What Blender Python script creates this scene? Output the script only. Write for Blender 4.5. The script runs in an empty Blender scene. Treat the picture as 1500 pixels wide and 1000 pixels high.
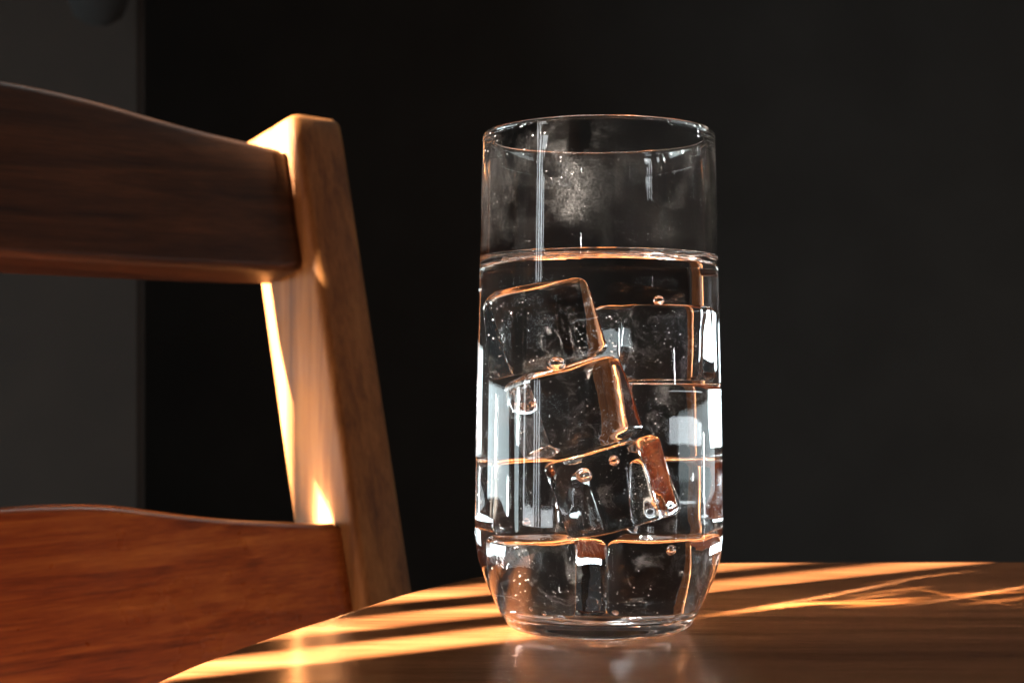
import bpy, bmesh, math, random
from mathutils import Vector, Matrix, noise
R = math.radians
random.seed(7)
scn = bpy.context.scene
col = scn.collection

# ------------------------------------------------------------------ camera
cam_d = bpy.data.cameras.new("camera")
cam = bpy.data.objects.new("camera", cam_d)
col.objects.link(cam)
cam.location = (0, 0, 0.0744)
cam.rotation_euler = (R(90), 0, 0)
cam_d.sensor_width = 36
cam_d.lens = 51.36
cam_d.shift_y = 0.032
cam_d.clip_start = 0.01
cam_d.clip_end = 100
cam_d.dof.use_dof = True
cam_d.dof.focus_distance = 0.425
cam_d.dof.aperture_fstop = 20
scn.camera = cam

# ------------------------------------------------------------------ light
scn.view_settings.view_transform = 'Standard'
scn.view_settings.look = 'None'
scn.view_settings.exposure = 0
scn.view_settings.gamma = 1
world = bpy.data.worlds.new("World")
scn.world = world
world.use_nodes = True
bg = world.node_tree.nodes["Background"]
bg.inputs[0].default_value = (0.95, 1.0, 1.0, 1)
bg.inputs[1].default_value = 0.022

SUN_AZ, SUN_EL, SUN_D = R(33), R(18), 6.0
AZ = Vector((math.cos(SUN_AZ), math.sin(SUN_AZ), 0))       # the way the sunlight travels, on plan
PERP = Vector((-math.sin(SUN_AZ), math.cos(SUN_AZ), 0))
TARGET = Vector((0.0, 0.43, 0.0))
SUN_POS = TARGET - AZ * SUN_D * math.cos(SUN_EL) + Vector((0, 0, SUN_D * math.sin(SUN_EL)))


def lamp(name, kind, loc, aim, energy, color, **kw):
    d = bpy.data.lights.new(name, kind)
    d.energy = energy
    d.color = color
    for k, v in kw.items():
        setattr(d, k, v)
    o = bpy.data.objects.new(name, d)
    col.objects.link(o)
    o.location = loc
    o.rotation_euler = (Vector(aim) - Vector(loc)).to_track_quat('-Z', 'Y').to_euler()
    return o


sun = lamp("sun_lamp", 'SPOT', SUN_POS, TARGET, 100000, (1.0, 0.86, 0.73),
           spot_size=R(14), spot_blend=0.3, shadow_soft_size=0.035)
# soft lamps: daylight of the window behind the slatted screen, and added ones
def soft(name, loc, w, h, rad, color=(0.86, 0.95, 1.0)):
    lamp(name, 'AREA', loc, (0.03, 0.43, min(loc[2], 0.15)), rad * math.pi * w * h, color, shape='RECTANGLE', size=w, size_y=h)


soft("window_lamp", (-1.28, -0.42, 0.50), 0.70, 0.48, 10)
soft("low_window_lamp", (-1.30, -0.42, 0.0), 1.0, 0.24, 10.0)
soft("added_rear_lamp", (-1.35, 0.75, -0.03), 1.2, 0.24, 8.0, (0.80, 0.96, 1.0))  # added soft lamp, unseen: whitens the water's right edge
soft("added_side_lamp", (1.40, 0.72, 0.0), 1.5, 0.13, 3.0, (0.82, 0.97, 1.0))  # added soft lamp, unseen: whitens the water's left edge
# small bright unseen lamps added to sparkle in the glass
for x, y, z, w, h, rad in ((-1.05, 0.86, 0.03, 0.05, 0.09, 70), (-1.20, 0.50, -0.04, 0.04, 0.05, 80), (-1.25, 0.24, 0.06, 0.05, 0.07, 70),
                           (1.00, 0.74, 0.00, 0.03, 0.07, 60), (1.20, 0.45, -0.03, 0.04, 0.04, 60), (1.15, 0.02, 0.12, 0.02, 0.04, 70),
                           (-0.95, -0.60, 0.22, 0.05, 0.06, 80), (0.35, -0.75, 0.16, 0.012, 0.03, 70), 
                           (0.10, 1.00, 0.95, 0.50, 0.012, 42), (0.75, 0.95, 0.60, 0.04, 0.04, 70)):
    soft("added_glint_lamp", (x, y, z), w, h, rad, (0.94, 1.0, 1.0))
soft("added_overhead_lamp", (0.15, 1.05, 1.15), 1.4, 0.40, 0.9, (1.0, 0.97, 0.92))  # added overhead lamp, unseen: brightens the rim and the waterline


# added spots in place of the glass's own caustics: narrow beams grazing the tabletop
def beam(x0, y0, x1, y1, width, power, color=(1.0, 0.72, 0.40), dist=0.298):
    a, b = Vector((x0, y0, 0)), Vector((x1, y1, 0))
    d = (b - a).normalized()
    ln = (b - a).length
    mid = (a + b) / 2
    el = math.asin(min(0.9, width / ln))
    loc = mid + d * dist * math.cos(el) + Vector((0, 0, dist * math.sin(el)))
    lamp("added_caustic_spot", 'SPOT', loc, mid, power, color, spot_size=max(R(1.0), width * 1.25 / dist), spot_blend=1.0, shadow_soft_size=0.0015)


def tp(px, py):                                            # a point of the tabletop, from where it was measured
    d = 2140 * 0.0744 / (py - 548)
    return ((px - 750) / 2140 * d, d)


for (p, q, w, pw) in (((1030, 903), (1225, 870), 0.0042, 2600), ((1130, 889), (1330, 849), 0.0042, 1900), ((1150, 886), (1350, 875), 0.0050, 2600),
                      ((1190, 884), (1300, 882), 0.0050, 1500), ((1330, 860), (1470, 884), 0.0040, 1300), ((1365, 881), (1520, 856), 0.0042, 2400),
                      ((1300, 851), (1420, 836), 0.0040, 700), ((1100, 893), (1210, 880), 0.0070, 1200),
                      ((1080, 897), (1180, 882), 0.0046, 1100), ((1215, 882), (1330, 866), 0.0044, 800), ((1240, 888), (1345, 879), 0.0066, 900),
                      ((1385, 871), (1500, 866), 0.0060, 700), ((1250, 872), (1360, 858), 0.0048, 500), ((1420, 884), (1530, 872), 0.0056, 500)):
    beam(*tp(*p), *tp(*q), w, pw * 0.28)

scn.cycles.caustics_reflective = True
scn.cycles.caustics_refractive = True
scn.cycles.max_bounces = 32
scn.cycles.transmission_bounces = 32
scn.cycles.glossy_bounces = 12
scn.cycles.diffuse_bounces = 4
scn.cycles.sample_clamp_indirect = 150.0
scn.cycles.blur_glossy = 0.3
scn.cycles.use_denoising = True
scn.cycles.use_guiding = True                              # finds the sunlight focused by the glass
scn.cycles.use_surface_guiding = True
scn.cycles.use_volume_guiding = False
scn.cycles.guiding_training_samples = 128
scn.cycles.surface_guiding_probability = 0.7


# ------------------------------------------------------------------ helpers
def link_mesh(name, bm, mats, parent=None, smooth=True):
    me = bpy.data.meshes.new(name)
    bm.normal_update()
    bm.to_mesh(me)
    bm.free()
    if not isinstance(mats, (list, tuple)):
        mats = [mats]
    for m in mats:
        me.materials.append(m)
    if smooth:
        for p in me.polygons:
            p.use_smooth = True
    o = bpy.data.objects.new(name, me)
    col.objects.link(o)
    if parent is not None:
        o.parent = parent
    return o


def tag(o, label, cat, group=None, kind=None):
    o["label"] = label
    o["category"] = cat
    if group:
        o["group"] = group
    if kind:
        o["kind"] = kind
    return o


def empty(name, loc=(0, 0, 0), rz=0.0):
    o = bpy.data.objects.new(name, None)
    col.objects.link(o)
    o.location = loc
    o.rotation_euler = (0, 0, rz)
    o.empty_display_size = 0.05
    return o


def nodes_of(name):
    m = bpy.data.materials.new(name)
    m.use_nodes = True
    nt = m.node_tree
    for nd in list(nt.nodes):
        nt.nodes.remove(nd)
    out = nt.nodes.new("ShaderNodeOutputMaterial")
    return m, nt, out


def N(nt, kind, **inp):
    nd = nt.nodes.new(kind)
    for k, v in inp.items():
        key = k.replace("_", " ")
        if key in nd.inputs:
            nd.inputs[key].default_value = v
        else:
            setattr(nd, k, v)
    return nd


def ramp(nt, stops):
    nd = nt.nodes.new("ShaderNodeValToRGB")
    e = nd.color_ramp.elements
    while len(e) < len(stops):
        e.new(0.5)
    for k, (p, c) in enumerate(stops):
        e[k].position = p
        e[k].color = c if len(c) == 4 else (*c, 1)
    return nd


def wood(name, dark, mid, light, axis='X', rough=0.3, grain=2.6, bump=0.2, coat=0.35, spec=0.5):
    m, nt, out = nodes_of(name)
    L = nt.links.new
    tc = N(nt, "ShaderNodeTexCoord")
    mp = N(nt, "ShaderNodeMapping")
    s = {'X': (1.7, 42, 42), 'Z': (42, 42, 1.7), 'Y': (42, 1.7, 42)}[axis]
    mp.inputs['Scale'].default_value = [v * grain for v in s]
    L(tc.outputs['Object'], mp.inputs['Vector'])
    wob = N(nt, "ShaderNodeTexNoise", Scale=0.6, Detail=2.0)
    L(mp.outputs[0], wob.inputs['Vector'])
    mixv = N(nt, "ShaderNodeVectorMath", operation='MULTIPLY_ADD')
    L(wob.outputs['Color'], mixv.inputs[0])
    mixv.inputs[1].default_value = (1.6, 1.6, 1.6)
    L(mp.outputs[0], mixv.inputs[2])
    n1 = N(nt, "ShaderNodeTexNoise", Scale=1.0, Detail=6.0, Roughness=0.62)
    L(mixv.outputs[0], n1.inputs['Vector'])
    mp2 = N(nt, "ShaderNodeMapping")
    mp2.inputs['Scale'].default_value = [v * grain * 7 for v in s]
    L(tc.outputs['Object'], mp2.inputs['Vector'])
    n2 = N(nt, "ShaderNodeTexNoise", Scale=1.0, Detail=3.0, Roughness=0.7)
    L(mp2.outputs[0], n2.inputs['Vector'])
    add = N(nt, "ShaderNodeMath", operation='MULTIPLY_ADD')
    L(n2.outputs['Fac'], add.inputs[0])
    add.inputs[1].default_value = 0.45
    L(n1.outputs['Fac'], add.inputs[2])
    rp = ramp(nt, [(0.50, dark), (0.70, mid), (0.92, light)])
    L(add.outputs[0], rp.inputs['Fac'])
    b = N(nt, "ShaderNodeBsdfPrincipled")
    L(rp.outputs['Color'], b.inputs['Base Color'])
    b.inputs['Specular IOR Level'].default_value = spec
    b.inputs['Coat Weight'].default_value = coat
    b.inputs['Coat Roughness'].default_value = rough * 0.8
    big = N(nt, "ShaderNodeTexNoise", Scale=34.0, Detail=4.0)
    L(tc.outputs['Object'], big.inputs['Vector'])
    rr = N(nt, "ShaderNodeMapRange")
    rr.inputs['To Min'].default_value = rough * 0.75
    rr.inputs['To Max'].default_value = rough * 1.5
    L(big.outputs['Fac'], rr.inputs['Value'])
    L(rr.outputs[0], b.inputs['Roughness'])
    bp = N(nt, "ShaderNodeBump", Strength=bump, Distance=0.0006)
    L(n2.outputs['Fac'], bp.inputs['Height'])
    L(bp.outputs[0], b.inputs['Normal'])
    L(b.outputs[0], out.inputs['Surface'])
    return m


def plain(name, c, rough=0.8, noise_amt=0.25, scale=20):
    m, nt, out = nodes_of(name)
    L = nt.links.new
    tc = N(nt, "ShaderNodeTexCoord")
    n1 = N(nt, "ShaderNodeTexNoise", Scale=scale, Detail=5.0)
    L(tc.outputs['Object'], n1.inputs['Vector'])
    lo = [v * (1 - noise_amt) for v in c]
    hi = [v * (1 + noise_amt) for v in c]
    rp = ramp(nt, [(0.3, lo), (0.7, hi)])
    L(n1.outputs['Fac'], rp.inputs['Fac'])
    b = N(nt, "ShaderNodeBsdfPrincipled", Roughness=rough)
    L(rp.outputs['Color'], b.inputs['Base Color'])
    L(b.outputs[0], out.inputs['Surface'])
    return m


def glass(name, ior, color=(1, 1, 1), bump=0.0, bump_scale=120.0, rough=0.0, disp=0.0):
    m, nt, out = nodes_of(name)
    L = nt.links.new
    nrm = None
    if bump > 0:
        tc = N(nt, "ShaderNodeTexCoord")
        n1 = N(nt, "ShaderNodeTexNoise", Scale=bump_scale, Detail=2.0)
        L(tc.outputs['Object'], n1.inputs['Vector'])
        nrm = N(nt, "ShaderNodeBump", Strength=bump, Distance=0.001)
        L(n1.outputs['Fac'], nrm.inputs['Height'])
    if disp > 0:
        last = None
        for k, c in enumerate(((1, 0, 0), (0, 1, 0), (0, 0, 1))):
            g = N(nt, "ShaderNodeBsdfGlass", Roughness=rough, IOR=ior + disp * (k - 1))
            g.inputs['Color'].default_value = [a * b for a, b in zip(c, color)] + [1]
            if nrm:
                L(nrm.outputs[0], g.inputs['Normal'])
            if last is None:
                last = g
            else:
                ad = N(nt, "ShaderNodeAddShader")
                L(last.outputs[0], ad.inputs[0])
                L(g.outputs[0], ad.inputs[1])
                last = ad
        L(last.outputs[0], out.inputs['Surface'])
        return m
    g = N(nt, "ShaderNodeBsdfGlass", Roughness=rough, IOR=ior)
    g.inputs['Color'].default_value = (*color, 1)
    if nrm:
        L(nrm.outputs[0], g.inputs['Normal'])
    L(g.outputs[0], out.inputs['Surface'])
    return m


def lathe(bm, prof, seg=160, close_start=False, close_end=False, mats=None):
    """revolve (r, z) points round Z; the outline is walked so that faces point to its right-hand side"""
    rings = []
    for r, z in prof:
        if r < 1e-6:
            rings.append([bm.verts.new((0, 0, z))])
        else:
            rings.append([bm.verts.new((r * math.cos(2 * math.pi * k / seg), r * math.sin(2 * math.pi * k / seg), z))
                          for k in range(seg)])
    for i in range(len(rings) - 1):
        a, b = rings[i], rings[i + 1]
        mi = mats[i] if mats else 0
        for k in range(seg):
            k2 = (k + 1) % seg
            if len(a) == 1 and len(b) == 1:
                continue
            if len(a) == 1:
                f = bm.faces.new((a[0], b[k2], b[k]))
            elif len(b) == 1:
                f = bm.faces.new((a[k], a[k2], b[0]))
            else:
                f = bm.faces.new((a[k], a[k2], b[k2], b[k]))
            f.material_index = mi
    return rings


def smooth_curve(pts, n):
    """Catmull-Rom through the points, n samples per span"""
    P = [Vector(p) for p in pts]
    P = [P[0] * 2 - P[1]] + P + [P[-1] * 2 - P[-2]]
    res = []
    for i in range(1, len(P) - 2):
        for k in range(n):
            u = k / n
            a, b, c, d = P[i - 1], P[i], P[i + 1], P[i + 2]
            res.append(0.5 * ((2 * b) + (c - a) * u + (2 * a - 5 * b + 4 * c - d) * u * u + (3 * b - a - 3 * c + d) * u ** 3))
    res.append(P[-2])
    return res


def interp(pts, x):
    if x <= pts[0][0]:
        return pts[0][1]
    for (a, b), (c, d) in zip(pts, pts[1:]):
        if x <= c:
            return b + (d - b) * (x - a) / (c - a)
    return pts[-1][1]


def box(bm, x0, x1, y0, y1, z0, z1, bevel=0.0):
    r = bmesh.ops.create_cube(bm, size=1.0)
    for v in r['verts']:
        v.co = ((x0 + x1) / 2 + v.co.x * (x1 - x0), (y0 + y1) / 2 + v.co.y * (y1 - y0), (z0 + z1) / 2 + v.co.z * (z1 - z0))
    if bevel > 0:
        es = list({e for v in r['verts'] for e in v.link_edges})
        bmesh.ops.bevel(bm, geom=es, offset=bevel, segments=3, affect='EDGES')


# ------------------------------------------------------------------ materials
M_table = wood("table_wood", (0.09, 0.029, 0.010), (0.20, 0.068, 0.021), (0.32, 0.125, 0.044), 'X', rough=0.20, grain=2.6, coat=0.6)
nt = M_table.node_tree                                     # a little dust lies on the table
pb = [n for n in nt.nodes if n.type == 'BSDF_PRINCIPLED'][0]
src = pb.inputs['Base Color'].links[0].from_socket
tcd = N(nt, "ShaderNodeTexCoord")
dv = N(nt, "ShaderNodeTexVoronoi", Scale=260.0)
nt.links.new(tcd.outputs['Object'], dv.inputs['Vector'])
dr = ramp(nt, [(0.05, (1, 1, 1)), (0.085, (0, 0, 0))])
nt.links.new(dv.outputs['Distance'], dr.inputs['Fac'])
dn = N(nt, "ShaderNodeTexNoise", Scale=45.0, Detail=2.0)
nt.links.new(tcd.outputs['Object'], dn.inputs['Vector'])
dr2 = ramp(nt, [(0.56, (0, 0, 0)), (0.66, (0.8, 0.8, 0.8))])
nt.links.new(dn.outputs['Fac'], dr2.inputs['Fac'])
dm = N(nt, "ShaderNodeMath", operation='MULTIPLY')
nt.links.new(dr.outputs['Color'], dm.inputs[0])
nt.links.new(dr2.outputs['Color'], dm.inputs[1])
dx = N(nt, "ShaderNodeMix", data_type='RGBA')
nt.links.new(dm.outputs[0], dx.inputs['Factor'])
nt.links.new(src, dx.inputs[6])
dx.inputs[7].default_value = (0.5, 0.47, 0.43, 1)
nt.links.new(dx.outputs[2], pb.inputs['Base Color'])
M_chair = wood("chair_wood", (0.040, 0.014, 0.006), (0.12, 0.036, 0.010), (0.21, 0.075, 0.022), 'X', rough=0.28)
M_crest = wood("shade_toned_wood", (0.018, 0.008, 0.005), (0.042, 0.017, 0.007), (0.078, 0.030, 0.011), 'X', rough=0.42, coat=0.05, spec=0.25)  # same chair, darkened: the crest's shade is put into the colour
M_lower = wood("glow_toned_wood", (0.10, 0.018, 0.005), (0.28, 0.060, 0.011), (0.44, 0.13, 0.024), 'X', rough=0.26)  # same chair, redder and lighter: bounced light is put into the colour
M_post = wood("chair_post_wood", (0.075, 0.028, 0.007), (0.15, 0.055, 0.013), (0.22, 0.092, 0.025), 'Z', rough=0.5, coat=0.0, spec=0.2)
M_wall = plain("dark_wall_paint", (0.048, 0.047, 0.044), 0.9, 0.12, 6)
M_pale = plain("pale_wall_plaster", (0.017, 0.0112, 0.0075), 0.95, 0.12, 14)
M_floor = plain("floor_boards", (0.06, 0.05, 0.045), 0.6, 0.3, 4)
M_slat = plain("slat_paint", (0.12, 0.10, 0.09), 0.7, 0.1, 9)
M_dark = plain("dark_cloth", (0.010, 0.009, 0.008), 0.95, 0.2, 30)

# ------------------------------------------------------------------ the setting
bm = bmesh.new()
box(bm, -4, 4, -3.5, 3.0, -0.80, -0.72)
f = link_mesh("floor", bm, M_floor, smooth=False)
f["kind"] = "structure"
bm = bmesh.new()
box(bm, -4, 4, 3.0, 3.1, -0.72, 2.0)
tag(link_mesh("back_wall", bm, M_wall, smooth=False), "plain dark wall across the whole background behind the glass", "wall")
bm = bmesh.new()
box(bm, -1.6, -0.405, 1.6, 1.615, -0.72, 2.0, 0.006)
tag(link_mesh("wall", bm, M_pale, smooth=False), "slightly paler wall end at the far left behind the chair back", "wall")
bm = bmesh.new()
prof = [(0.0, 0.432), (0.012, 0.434), (0.024, 0.442), (0.03, 0.456), (0.032, 0.475), (0.032, 0.6), (0.02, 0.62), (0.0, 0.62)]
lathe(bm, prof, 32)
o = link_mesh("hanging_shade", bm, M_dark)
o.location = (-0.425, 1.5, 0)
tag(o, "dark rounded shade hanging in front of the pale wall", "shade")

# ------------------------------------------------------------------ table
table = empty("table", (0.4, 0.25, -0.72))
tag(table, "varnished brown wooden table carrying the glass, striped with sunlight", "table")
TB = (0.4, 0.25, -0.72)
outline = smooth_curve([(-0.094, -0.08, 0), (-0.0965, 0.05, 0), (-0.0965, 0.2, 0), (-0.0955, 0.30, 0), (-0.0905, 0.352, 0), (-0.0785, 0.400, 0),
                        (-0.052, 0.470, 0), (-0.034, 0.512, 0), (-0.010, 0.549, 0), (0.02, 0.571, 0), (0.07, 0.5815, 0),
                        (0.15, 0.5855, 0), (0.4, 0.588, 0), (0.8, 0.588, 0)], 10)
outline += smooth_curve([(0.88, 0.57, 0), (0.92, 0.5, 0), (0.925, 0.3, 0), (0.92, 0.0, 0), (0.88, -0.08, 0)], 6)
outline += [Vector((0.4, -0.1, 0)), Vector((-0.05, -0.1, 0))]
n_o = len(outline)
nor = []
for k in range(n_o):
    d = outline[(k + 1) % n_o] - outline[k - 1]
    nor.append(Vector((d.y, -d.x, 0)).normalized() * -1)
bm = bmesh.new()
rings = []
steps = [(0.0075, 0.0), (0.005, -0.0003), (0.003, -0.0011), (0.0013, -0.0026), (0.0003, -0.0046), (0, -0.007), (0, -0.019), (0.0012, -0.0222), (0.004, -0.024)]
for off, z in steps:
    rings.append([bm.verts.new((outline[k] - nor[k] * off + Vector((-TB[0], -TB[1], z - TB[2])))) for k in range(n_o)])
for a, b in zip(rings, rings[1:]):
    for k in range(n_o):
        k2 = (k + 1) % n_o
        bm.faces.new((a[k], b[k], b[k2], a[k2]))
top = bm.faces.new(rings[0])
bot = bm.faces.new(list(reversed(rings[-1])))
bmesh.ops.triangulate(bm, faces=[top, bot])
bmesh.ops.recalc_face_normals(bm, faces=bm.faces[:])
tt = link_mesh("tabletop", bm, M_table, table)
tt.data.set_sharp_from_angle(angle=R(35))
bm = bmesh.new()
lathe(bm, [(0.0, 0.0), (0.24, 0.0), (0.24, 0.02), (0.06, 0.045), (0.04, 0.08), (0.035, 0.4), (0.05, 0.62), (0.11, 0.6955), (0.0, 0.6955)], 40)
link_mesh("pedestal", bm, M_chair, table)

# ------------------------------------------------------------------ chair
TH, LEAN = R(44.5), R(13.5)
CW, BOW = 0.43, 0.0125
chair = empty("wooden_chair", (-0.0742, 0.69, 0), math.pi + TH)
tag(chair, "reddish brown wooden chair with curved back rails, drawn up to the table's left edge", "chair")


def lean(x, y, z):
    return Vector((x, y * math.cos(LEAN) - z * math.sin(LEAN), y * math.sin(LEAN) + z * math.cos(LEAN)))


def bow(s, k=1.0):
    return 4 * BOW * k * s * (CW - s) / CW ** 2 if 0 < s < CW else 0.0


def rrect(y0, y1, z0, z1, r, n=4):
    pts = []
    for cy, cz, a0 in ((y1 - r, z1 - r, 0), (y0 + r, z1 - r, 90), (y0 + r, z0 + r, 180), (y1 - r, z0 + r, 270)):
        for k in range(n + 1):
            a = R(a0 + 90 * k / n)
            pts.append((cy + r * math.cos(a), cz + r * math.sin(a)))
    return pts


def make_post(mirror):
    bm = bmesh.new()
    sections = []
    zs = [(-0.36, 0), (-0.2, 0), (-0.1, 0), (0, 0), (0.06, 0), (0.12, 0), (0.17, 0), (0.2, 0), (0.2070, 0.0002), (0.2090, 0.001), (0.2105, 0.0025), (0.2113, 0.005), (0.2115, 0.008)]
    for z, ins in zs:
        r = 0.0045
        ring = []
        for (yy, xx) in rrect(-0.049 + ins, 0.0 - ins, -0.031 + ins, 0.0 - ins, max(0.0008, r - ins * 0.45), 4):
            x = xx if not mirror else CW - xx
            ring.append(bm.verts.new(lean(x, yy, z)))
        sections.append(ring)
    # the rear leg goes on straight down to the floor below the seat
    b = sections[0]
    low = [bm.verts.new((v.co.x, v.co.y * 0.8 - 0.04, -0.72)) for v in b]
    sections.insert(0, low)
    n = len(b)
    for a, c in zip(sections, sections[1:]):
        for k in range(n):
            bm.faces.new((a[k], a[(k + 1) % n], c[(k + 1) % n], c[k]))
    bm.faces.new(sections[-1])
    bm.faces.new(list(reversed(sections[0])))
    bmesh.ops.recalc_face_normals(bm, faces=bm.faces[:])
    o = link_mesh("post", bm, M_post, chair)
    o.data.set_sharp_from_angle(angle=R(50))
    return o


make_post(False)
make_post(True)
TOP = [(-0.01, 0.1935), (0.0003, 0.1942), (0.0224, 0.1975), (0.0482, 0.2012), (0.0714, 0.2055), (0.0914, 0.2094), (0.1171, 0.2130), (0.1421, 0.2147), (0.18, 0.2158), (0.215, 0.2162)]
BOT = [(-0.01, 0.1311), (-0.0006, 0.1312), (0.0537, 0.1316), (0.1043, 0.1325), (0.1509, 0.133), (0.215, 0.1334)]
LTOP = [(-0.01, 0.0066), (0.0075, 0.007), (0.0361, 0.0105), (0.0568, 0.0135), (0.0832, 0.0181), (0.1022, 0.0226), (0.1177, 0.0252), (0.139, 0.0264), (0.1623, 0.0270), (0.215, 0.0272)]


def rail(name, top, bottom, y0, y1, mat, k, r=0.0045):
    bm = bmesh.new()
    secs = []
    ns = 72
    ss = [-0.003 + (CW + 0.006) * k / ns for k in range(ns + 1)]
    ss = sorted(ss + [0.0, 0.001, 0.002, 0.0035, CW - 0.0035, CW - 0.002, CW - 0.001, CW])
    for s in ss:
        m = min(s, CW - s)
        zt = sum(interp(top, m + d) for d in (-0.012, -0.006, 0, 0.006, 0.012)) / 5 if m > 0.012 else interp(top, m)
        zb = bottom if isinstance(bottom, float) else interp(bottom, m)
        b = bow(s, k)
        e = max(0.0, 0.0035 - m) * 0.45                       # eased ends leave a fine joint line at the post
        secs.append([bm.verts.new(lean(s, yy - b, zz)) for yy, zz in rrect(y0 + e, y1 - e, zb + e, zt - e, r, 5)])
    n = len(secs[0])
    for a, c in zip(secs, secs[1:]):
        for k in range(n):
            bm.faces.new((a[k], a[(k + 1) % n], c[(k + 1) % n], c[k]))
    bm.faces.new(secs[-1])
    bm.faces.new(list(reversed(secs[0])))
    bmesh.ops.recalc_face_normals(bm, faces=bm.faces[:])
    o = link_mesh(name, bm, mat, chair)
    o.data.set_sharp_from_angle(angle=R(50))
    return o


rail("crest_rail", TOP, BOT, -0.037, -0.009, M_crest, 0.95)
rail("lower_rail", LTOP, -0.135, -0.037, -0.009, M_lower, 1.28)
bm = bmesh.new()
box(bm, -0.02, CW + 0.02, 0.03, 0.42, -0.30, -0.272, 0.008)
link_mesh("seat", bm, M_chair, chair)
for x in (0.0, CW):
    bm = bmesh.new()
    box(bm, x - 0.016, x + 0.016, 0.37, 0.402, -0.72, -0.3005, 0.004)
    link_mesh("leg", bm, M_post, chair)

# ------------------------------------------------------------------ slatted screen that stripes the sunlight
SD = 0.75                                                 # metres up-light of the target
screen_c = TARGET - AZ * SD
scr = empty("slatted_screen", (screen_c.x, screen_c.y, -0.72), SUN_AZ + R(90))
tag(scr, "dark vertical slatted screen standing to the left of the table, in the sunlight's way", "screen")
q0 = TARGET.dot(PERP)
KS = (SUN_D * math.cos(SUN_EL) - SD) / (SUN_D * math.cos(SUN_EL))


def slat(qa, qb, ztop=1.64, zbot=0.06, y=0.0):
    bm = bmesh.new()
    xa, xb = (qa - q0) * KS, (qb - q0) * KS
    box(bm, xa, xb, y - 0.004, y + 0.004, zbot, ztop, 0.001)
    link_mesh("slat", bm, M_slat, scr, smooth=False)


B1, B2, B3 = (0.3445, 0.3625), (0.382, 0.400), (0.4205, 0.439)
slat(B1[1], B2[0], 0.72 + 0.338)                          # these two cut low on purpose, to let sun strike the top of the glass
slat(0.316, B1[0], 0.72 + 0.338)
slat(B2[1], B3[0])
for k, (qa, qb) in enumerate(((B3[1], 0.482), (0.478, 0.523), (0.519, 0.562), (0.558, 0.592))):
    slat(qa, qb, zbot=0.71, y=0.010 * (k % 2))                                 # slats raised on purpose, to let sun reach the chair seat
slat(0.643, 0.667)
slat(B1[0] + 0.0003, B1[1] - 0.0003, 0.72 + 0.300, 0.72 + 0.268)   # cross piece added in the first gap to keep sun off the lower water
q, lap = 0.318, 1
while q > -0.25:
    slat(q - 0.063, q, zbot=0.71 if q > 0.14 else 0.06, y=0.010 * lap)   # they lap over each other
    lap = 1 - lap
    q -= 0.06
for nm, z0, z1 in (("top_rail", 1.6405, 1.69), ("bottom_rail", 0.0, 0.0595)):
    bm = bmesh.new()
    box(bm, (-0.33 - q0) * KS, (0.68 - q0) * KS, -0.02, 0.02, z0, z1, 0.002)
    link_mesh(nm, bm, M_slat, scr, smooth=False)

# ------------------------------------------------------------------ drinking glass
GC = Vector((0.0253, 0.428, 0.0))
GS = Vector((0.986, 0.986, 0.977))                       # trims the profile below to the glass's true size
GM = Matrix.Diagonal((*GS, 1))
ZW = 0.1088
MEN = 0.0024                                             # height the water climbs the wall
outer = smooth_curve([(0.0205, 0.0008, 0), (0.0250, 0.0009, 0), (0.0272, 0.0020, 0), (0.0294, 0.0055, 0), (0.0316, 0.0100, 0), (0.0340, 0.0158, 0), (0.0360, 0.0222, 0),
                      (0.0367, 0.0300, 0), (0.0366, 0.0436, 0), (0.0361, 0.074, 0), (0.0353, 0.1095, 0), (0.0345, 0.142, 0), (0.03445, 0.1465, 0)], 6)
outer = [(0.0, 0.0012), (0.010, 0.0012), (0.018, 0.0010)] + [(p.x, p.y) for p in outer]
rim = [(0.0343 - 0.0012 + 0.00135 * math.cos(R(a)), 0.1468 + 0.0012 * math.sin(R(a))) for a in (25, 60, 90, 120, 155)]
WALL = 0.0017


def inner_r(z):
    pts = [(p[1], p[0]) for p in outer[3:]]
    return interp(pts, z) - WALL - 0.0006 * max(0.0, (z - 0.1395) / 0.0075) ** 2


zin = [0.1462, 0.143, 0.138, 0.13, 0.12, 0.1135, ZW + MEN]
inner_dry = [(inner_r(z), z) for z in zin]
wet = [(inner_r(z), z) for z in (ZW + MEN, 0.106, 0.1, 0.09, 0.08, 0.07, 0.06, 0.05, 0.04, 0.034, 0.030, 0.027, 0.024, 0.021, 0.018)]
fl = smooth_curve([(wet[-1][0], 0.018, 0), (0.0315, 0.0135, 0), (0.0288, 0.0098, 0), (0.0255, 0.0074, 0), (0.021, 0.0064, 0), (0.012, 0.0060, 0)], 5)
wet += [(p.x, p.y) for p in fl[1:]] + [(0.0, 0.0059)]


SMUDGES = [((-0.012, -0.032, 0.139), 0.012), ((-0.009, -0.034, 0.126), 0.013), ((0.010, -0.033, 0.128), 0.012),
           ((0.014, -0.032, 0.116), 0.010), ((-0.012, 0.032, 0.136), 0.013)]


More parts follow.
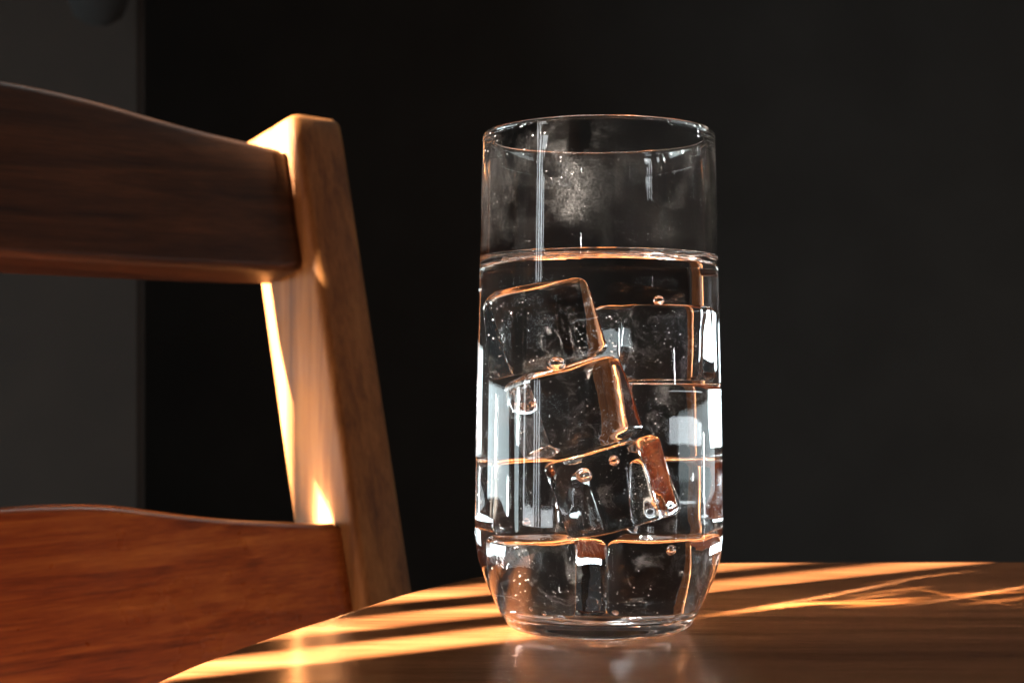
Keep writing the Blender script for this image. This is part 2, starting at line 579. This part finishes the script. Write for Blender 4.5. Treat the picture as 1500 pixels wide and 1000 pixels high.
def glass_material(name, ior):
    """clear glass with a film of fingerprints and dried water specks"""
    m, nt, out = nodes_of(name)
    L = nt.links.new
    tc = N(nt, "ShaderNodeTexCoord")
    g = N(nt, "ShaderNodeBsdfGlass", Roughness=0.0, IOR=ior)
    d = N(nt, "ShaderNodeBsdfDiffuse")
    d.inputs['Color'].default_value = (0.8, 0.8, 0.8, 1)
    tr = N(nt, "ShaderNodeBsdfTranslucent")
    tr.inputs['Color'].default_value = (0.8, 0.8, 0.8, 1)
    ad = N(nt, "ShaderNodeMixShader", Fac=0.5)
    L(d.outputs[0], ad.inputs[1])
    L(tr.outputs[0], ad.inputs[2])
    # smudges: broad cloud x fine ridges
    n1 = N(nt, "ShaderNodeTexNoise", Scale=48.0, Detail=4.0, Roughness=0.6)
    L(tc.outputs['Object'], n1.inputs['Vector'])
    r1 = ramp(nt, [(0.48, (0, 0, 0)), (0.72, (1, 1, 1))])
    L(n1.outputs['Fac'], r1.inputs['Fac'])
    w = N(nt, "ShaderNodeTexWave", Scale=420.0, Distortion=3.5, Detail=2.0)
    w.inputs['Detail Scale'].default_value = 0.6
    mpw = N(nt, "ShaderNodeMapping")
    mpw.inputs['Rotation'].default_value = (0.3, 0.6, 0.7)
    L(tc.outputs['Object'], mpw.inputs['Vector'])
    L(mpw.outputs[0], w.inputs['Vector'])
    mu = N(nt, "ShaderNodeMath", operation='MULTIPLY')
    L(r1.outputs['Color'], mu.inputs[0])
    fine = N(nt, "ShaderNodeTexNoise", Scale=1700.0, Detail=3.0, Roughness=0.7)
    L(tc.outputs['Object'], fine.inputs['Vector'])
    rf = ramp(nt, [(0.45, (0.05, 0.05, 0.05)), (0.68, (1, 1, 1))])
    L(fine.outputs['Fac'], rf.inputs['Fac'])
    # ridges of a fingertip in one place, mottled film elsewhere
    fv = N(nt, "ShaderNodeVectorMath", operation='DISTANCE')
    L(tc.outputs['Object'], fv.inputs[0])
    fv.inputs[1].default_value = (0.010, -0.033, 0.126)
    fm = N(nt, "ShaderNodeMapRange")
    fm.inputs['From Min'].default_value = 0.010
    fm.inputs['From Max'].default_value = 0.006
    L(fv.outputs['Value'], fm.inputs['Value'])
    fx = N(nt, "ShaderNodeMix")
    L(fm.outputs[0], fx.inputs['Factor'])
    L(rf.outputs['Color'], fx.inputs[2])
    L(w.outputs['Fac'], fx.inputs[3])
    L(fx.outputs[0], mu.inputs[1])
    # specks
    vo = N(nt, "ShaderNodeTexVoronoi", Scale=380.0)
    L(tc.outputs['Object'], vo.inputs['Vector'])
    r2 = ramp(nt, [(0.05, (1, 1, 1)), (0.10, (0, 0, 0))])
    L(vo.outputs['Distance'], r2.inputs['Fac'])
    n3 = N(nt, "ShaderNodeTexNoise", Scale=90.0, Detail=1.0)
    L(tc.outputs['Object'], n3.inputs['Vector'])
    r3 = ramp(nt, [(0.55, (0, 0, 0)), (0.62, (1, 1, 1))])
    L(n3.outputs['Fac'], r3.inputs['Fac'])
    mu2 = N(nt, "ShaderNodeMath", operation='MULTIPLY')
    L(r2.outputs['Color'], mu2.inputs[0])
    L(r3.outputs['Color'], mu2.inputs[1])
    s1 = N(nt, "ShaderNodeMath", operation='MULTIPLY_ADD', use_clamp=True)
    L(mu.outputs[0], s1.inputs[0])
    s1.inputs[1].default_value = 0.05
    mu3 = N(nt, "ShaderNodeMath", operation='MULTIPLY')
    L(mu2.outputs[0], mu3.inputs[0])
    mu3.inputs[1].default_value = 0.35
    L(mu3.outputs[0], s1.inputs[2])
    # only high on the wall, where hands held it
    sx = N(nt, "ShaderNodeSeparateXYZ")
    L(tc.outputs['Object'], sx.inputs[0])
    mr = N(nt, "ShaderNodeMapRange")
    mr.inputs['From Min'].default_value = 0.1095
    mr.inputs['From Max'].default_value = 0.1115
    L(sx.outputs['Z'], mr.inputs['Value'])
    spots = None
    for c, rad in SMUDGES:
        vd = N(nt, "ShaderNodeVectorMath", operation='DISTANCE')
        L(tc.outputs['Object'], vd.inputs[0])
        vd.inputs[1].default_value = c
        q = N(nt, "ShaderNodeMapRange", interpolation_type='SMOOTHSTEP')
        q.inputs['From Min'].default_value = rad
        q.inputs['From Max'].default_value = rad * 0.3
        L(vd.outputs['Value'], q.inputs['Value'])
        if spots is None:
            spots = q
        else:
            mxm = N(nt, "ShaderNodeMath", operation='MAXIMUM')
            L(spots.outputs[0], mxm.inputs[0])
            L(q.outputs[0], mxm.inputs[1])
            spots = mxm
    sp = N(nt, "ShaderNodeMath", operation='MULTIPLY_ADD')
    L(spots.outputs[0], sp.inputs[0])
    sp.inputs[1].default_value = 0.055
    sp.inputs[2].default_value = 0.012
    L(sp.outputs[0], s1.inputs[1])
    mu4 = N(nt, "ShaderNodeMath", operation='MULTIPLY')
    L(s1.outputs[0], mu4.inputs[0])
    L(mr.outputs[0], mu4.inputs[1])
    mx = N(nt, "ShaderNodeMixShader")
    L(mu4.outputs[0], mx.inputs['Fac'])
    L(g.outputs[0], mx.inputs[1])
    L(ad.outputs[0], mx.inputs[2])
    L(mx.outputs[0], out.inputs['Surface'])
    return m


M_glass = glass_material("clear_glass", 1.5)
M_wat_top = glass("water_surface", 1.33, bump=0.5, bump_scale=90)
M_wat_side = glass("water_against_glass", 1.33 / 1.5)
M_cube = glass("clear_ice", 1.56 / 1.33, bump=0.06, bump_scale=150)
nt = M_cube.node_tree                                      # cloudy patches on the ice: frost, plus painted white reflections
g_out = [n for n in nt.nodes if n.type == 'OUTPUT_MATERIAL'][0]
g_ice = [n for n in nt.nodes if n.type == 'BSDF_GLASS'][0]
tc_i = N(nt, "ShaderNodeTexCoord")
oi = N(nt, "ShaderNodeObjectInfo")
off = N(nt, "ShaderNodeVectorMath", operation='ADD')
nt.links.new(tc_i.outputs['Object'], off.inputs[0])
nt.links.new(oi.outputs['Random'], off.inputs[1])
fn = N(nt, "ShaderNodeTexNoise", Scale=120.0, Detail=9.0, Roughness=0.74)
fn.inputs['Distortion'].default_value = 0.8
nt.links.new(off.outputs[0], fn.inputs['Vector'])
fr = ramp(nt, [(0.55, (0, 0, 0)), (0.78, (0.16, 0.16, 0.16))])
nt.links.new(fn.outputs['Fac'], fr.inputs['Fac'])
fd = N(nt, "ShaderNodeBsdfDiffuse")
fd.inputs['Color'].default_value = (0.85, 0.87, 0.88, 1)
ft = N(nt, "ShaderNodeBsdfTranslucent")
ft.inputs['Color'].default_value = (0.85, 0.87, 0.88, 1)
fa = N(nt, "ShaderNodeMixShader", Fac=0.5)
nt.links.new(fd.outputs[0], fa.inputs[1])
nt.links.new(ft.outputs[0], fa.inputs[2])
fm = N(nt, "ShaderNodeMixShader")
nt.links.new(fr.outputs['Color'], fm.inputs['Fac'])
nt.links.new(g_ice.outputs[0], fm.inputs[1])
nt.links.new(fa.outputs[0], fm.inputs[2])
nt.links.new(fm.outputs[0], g_out.inputs['Surface'])
M_bub = glass("air_in_water", 1 / 1.33)
M_fizz = plain("fine_air_bubbles", (0.8, 0.8, 0.8), 0.3, 0.05)  # opaque white stands in for the bubbles' sun glints

bm = bmesh.new()
lathe(bm, outer + rim + inner_dry, 192)
bmesh.ops.remove_doubles(bm, verts=bm.verts, dist=1e-6)
gl = link_mesh("drinking_glass", bm, M_glass)
gl.data.transform(GM)
gl.location = GC
tag(gl, "tall clear drinking glass of iced water standing on the wooden table", "glass")

bm = bmesh.new()
rw = inner_r(ZW + MEN)
topp = [(rw - d, ZW + MEN * math.exp(-d / 0.0013)) for d in (0, 0.0001, 0.0002, 0.00035, 0.0005, 0.0007, 0.001, 0.0013, 0.0017, 0.0022, 0.0028, 0.0036, 0.0046, 0.006)]
topp += [(rw * (0.78 - 0.06 * k), ZW) for k in range(13)] + [(0.0, ZW)]
prof = list(reversed(wet)) + topp[1:]
lathe(bm, prof, 192, mats=[0] * (len(wet) - 1) + [1] * (len(topp) - 1))
wt = link_mesh("water", bm, [M_wat_side, M_wat_top])
wt.data.transform(GM)
wt.location = GC
tag(wt, "clear still water filling the tall glass to three quarters", "water")


def ice_mesh(size, seed, rad=0.0026, n=14):
    bm = bmesh.new()
    h = size / 2
    ts = []
    m = 5
    for k in range(m):
        ts.append(-h + rad * (1 - math.cos(math.pi / 2 * k / m)))
    inner = n - 2 * m
    for k in range(inner + 1):
        ts.append(-h + rad + (size - 2 * rad) * k / inner)
    for k in range(m):
        ts.append(-ts[m - 1 - k])
    vmap = {}

    def vert(p):
        key = tuple(round(c * 1e7) for c in p)
        if key not in vmap:
            P = Vector(p)
            a = h - rad
            qv = Vector([max(-a, min(a, c)) for c in P])
            d = P - qv
            if d.length > 1e-9:
                P = qv + d.normalized() * rad
            o = Vector((seed * 3.1, seed * 1.7, seed * 0.9))
            w = noise.noise_vector(P * 80 + o) * 0.0007 + noise.noise_vector(P * 260 + o) * 0.00011
            vmap[key] = bm.verts.new(P + w)
        return vmap[key]

    k = len(ts)
    for ax in range(3):
        for sg in (-1, 1):
            for i in range(k - 1):
                for j in range(k - 1):
                    q4 = []
                    for (u, v) in ((ts[i], ts[j]), (ts[i + 1], ts[j]), (ts[i + 1], ts[j + 1]), (ts[i], ts[j + 1])):
                        p = [0, 0, 0]
                        p[ax] = sg * h
                        p[(ax + 1) % 3] = u
                        p[(ax + 2) % 3] = v
                        q4.append(vert(p))
                    if sg < 0:
                        q4.reverse()
                    if len(set(q4)) == 4:
                        bm.faces.new(q4)
    return bm


# name of the place, centre (from the glass's axis, above the table), yaw, roll in the picture, size
CUBES = [
    ((-0.0152, -0.0048, 0.0895), -34, 14, 4, 0.0238, "large clear ice cube tilted at the upper left, just below the waterline"),
    ((0.0128, 0.0060, 0.0852), 27, 0, 0, 0.0222, "upright clear ice cube at the upper right, top of the right-hand stack"),
    ((-0.0074, -0.0094, 0.0662), -38, 16, 3, 0.0238, "tilted clear ice cube in the middle left showing a brown side face"),
    ((0.0166, 0.0093, 0.0625), -16, 0, 0, 0.0216, "clear ice cube second from the top of the right-hand stack"),
    ((0.0032, -0.0139, 0.0435), 24, 17, -3, 0.0234, "tilted clear ice cube in the lower centre, in front of the others"),
    ((-0.0165, 0.0090, 0.0400), 12, 0, 0, 0.0214, "clear ice cube at the lower left, behind the tilted front cube"),
    ((0.0175, 0.0100, 0.0400), -12, 0, 0, 0.0216, "clear ice cube third from the top of the right-hand stack"),
    ((-0.0120, -0.0010, 0.0176), 26, 0, 0, 0.0216, "clear ice cube on the glass floor at the left"),
    ((0.0138, 0.0019, 0.0176), -9, 0, 0, 0.0216, "clear ice cube on the glass floor at the right, bottom of its stack"),
]
cubes = []
for k, (c, yaw, roll, pitch, size, label) in enumerate(CUBES):
    o = link_mesh("ice_cube", ice_mesh(size, k + 1), M_cube)
    size *= 0.978
    o.data.transform(Matrix.Scale(0.978, 4))
    o.location = GC + Vector(c) * GS
    o.rotation_euler = (Matrix.Rotation(R(-roll), 3, 'Y') @ Matrix.Rotation(R(pitch), 3, 'X') @ Matrix.Rotation(R(yaw), 3, 'Z')).to_euler()
    tag(o, label, "ice cube", "clear ice cubes stacked in the glass of water")
    cubes.append((o, size))

# ------------------------------------------------------------------ bubbles
bm = bmesh.new()
view = Vector((0, -1, 0))
for (o, size) in cubes:
    mw = o.rotation_euler.to_matrix()
    for ax in range(3):
        for sg in (-1, 1):
            nrm = mw @ Vector([sg if i == ax else 0 for i in range(3)])
            if nrm.y > -0.2:
                continue
            cu, cv = random.uniform(-.3, .3), random.uniform(-.3, .3)
            for _ in range(52):
                if random.random() < 0.6:
                    u, v = random.gauss(cu, 0.16), random.gauss(cv, 0.2)
                else:
                    u, v = random.uniform(-.42, .42), random.uniform(-.42, .42)
                if abs(u) > .44 or abs(v) > .44:
                    continue
                p = [0, 0, 0]
                p[ax] = sg * (0.5 * size + 0.0004)
                p[(ax + 1) % 3] = u * size
                p[(ax + 2) % 3] = v * size
                r = random.choice((0.00005, 0.00006, 0.00007, 0.00008, 0.0001, 0.00013, 0.00019))
                P = mw @ Vector(p) + o.location - GC
                if math.hypot(P.x, P.y) > 0.0325 or not 0.008 < P.z < 0.105:
                    continue
                bmesh.ops.create_icosphere(bm, subdivisions=1, radius=r, matrix=Matrix.Translation(P))
tb = link_mesh("tiny_bubbles", bm, M_fizz)
tb.location = GC
tag(tb, "fine air bubbles clinging to the faces of the ice cubes", "bubbles", kind="stuff")
BUBS = [
    ((-0.0125, -0.0245, 0.0790), 0.0026, 0.75, "fat round air bubble under the tilted upper left ice cube"),
    ((-0.0055, -0.0285, 0.0480), 0.0022, 0.9, "fat air bubble at the upper left corner of the lower central ice cube"),
    ((0.0135, -0.0025, 0.0976), 0.0013, 1.0, "round air bubble sitting on top of the upper right ice cube"),
    ((0.0025, -0.0262, 0.0520), 0.0014, 1.0, "round air bubble at the top of the lower central ice cube"),
    ((0.0135, -0.0240, 0.0402), 0.0008, 1.0, "small air bubble near the right edge of the lower central ice cube"),
    ((0.0170, -0.0150, 0.0262), 0.0013, 1.0, "round air bubble in the lower right below the cube stack"),
    ((-0.0190, -0.0155, 0.0340), 0.0009, 1.0, "small air bubble at the lower left above the bottom cube"),
    ((-0.0150, -0.0170, 0.0086), 0.0007, 1.0, "small air bubble low at the left near the glass floor"),
    ((-0.0110, -0.0165, 0.0074), 0.0017, 0.55, "flattened air bubble lying on the glass floor"),
    ((-0.0190, -0.0185, 0.0098), 0.0006, 1.0, "tiny round bubble at the far lower left of the glass"),
]
for c, r, sq, label in BUBS:
    bm = bmesh.new()
    bmesh.ops.create_uvsphere(bm, u_segments=24, v_segments=16, radius=r)
    for v in bm.verts:
        v.co.z *= sq
    o = link_mesh("air_bubble", bm, M_bub)
    o.location = GC + Vector(c) * GS
    tag(o, label, "bubble", "larger air bubbles in the water")
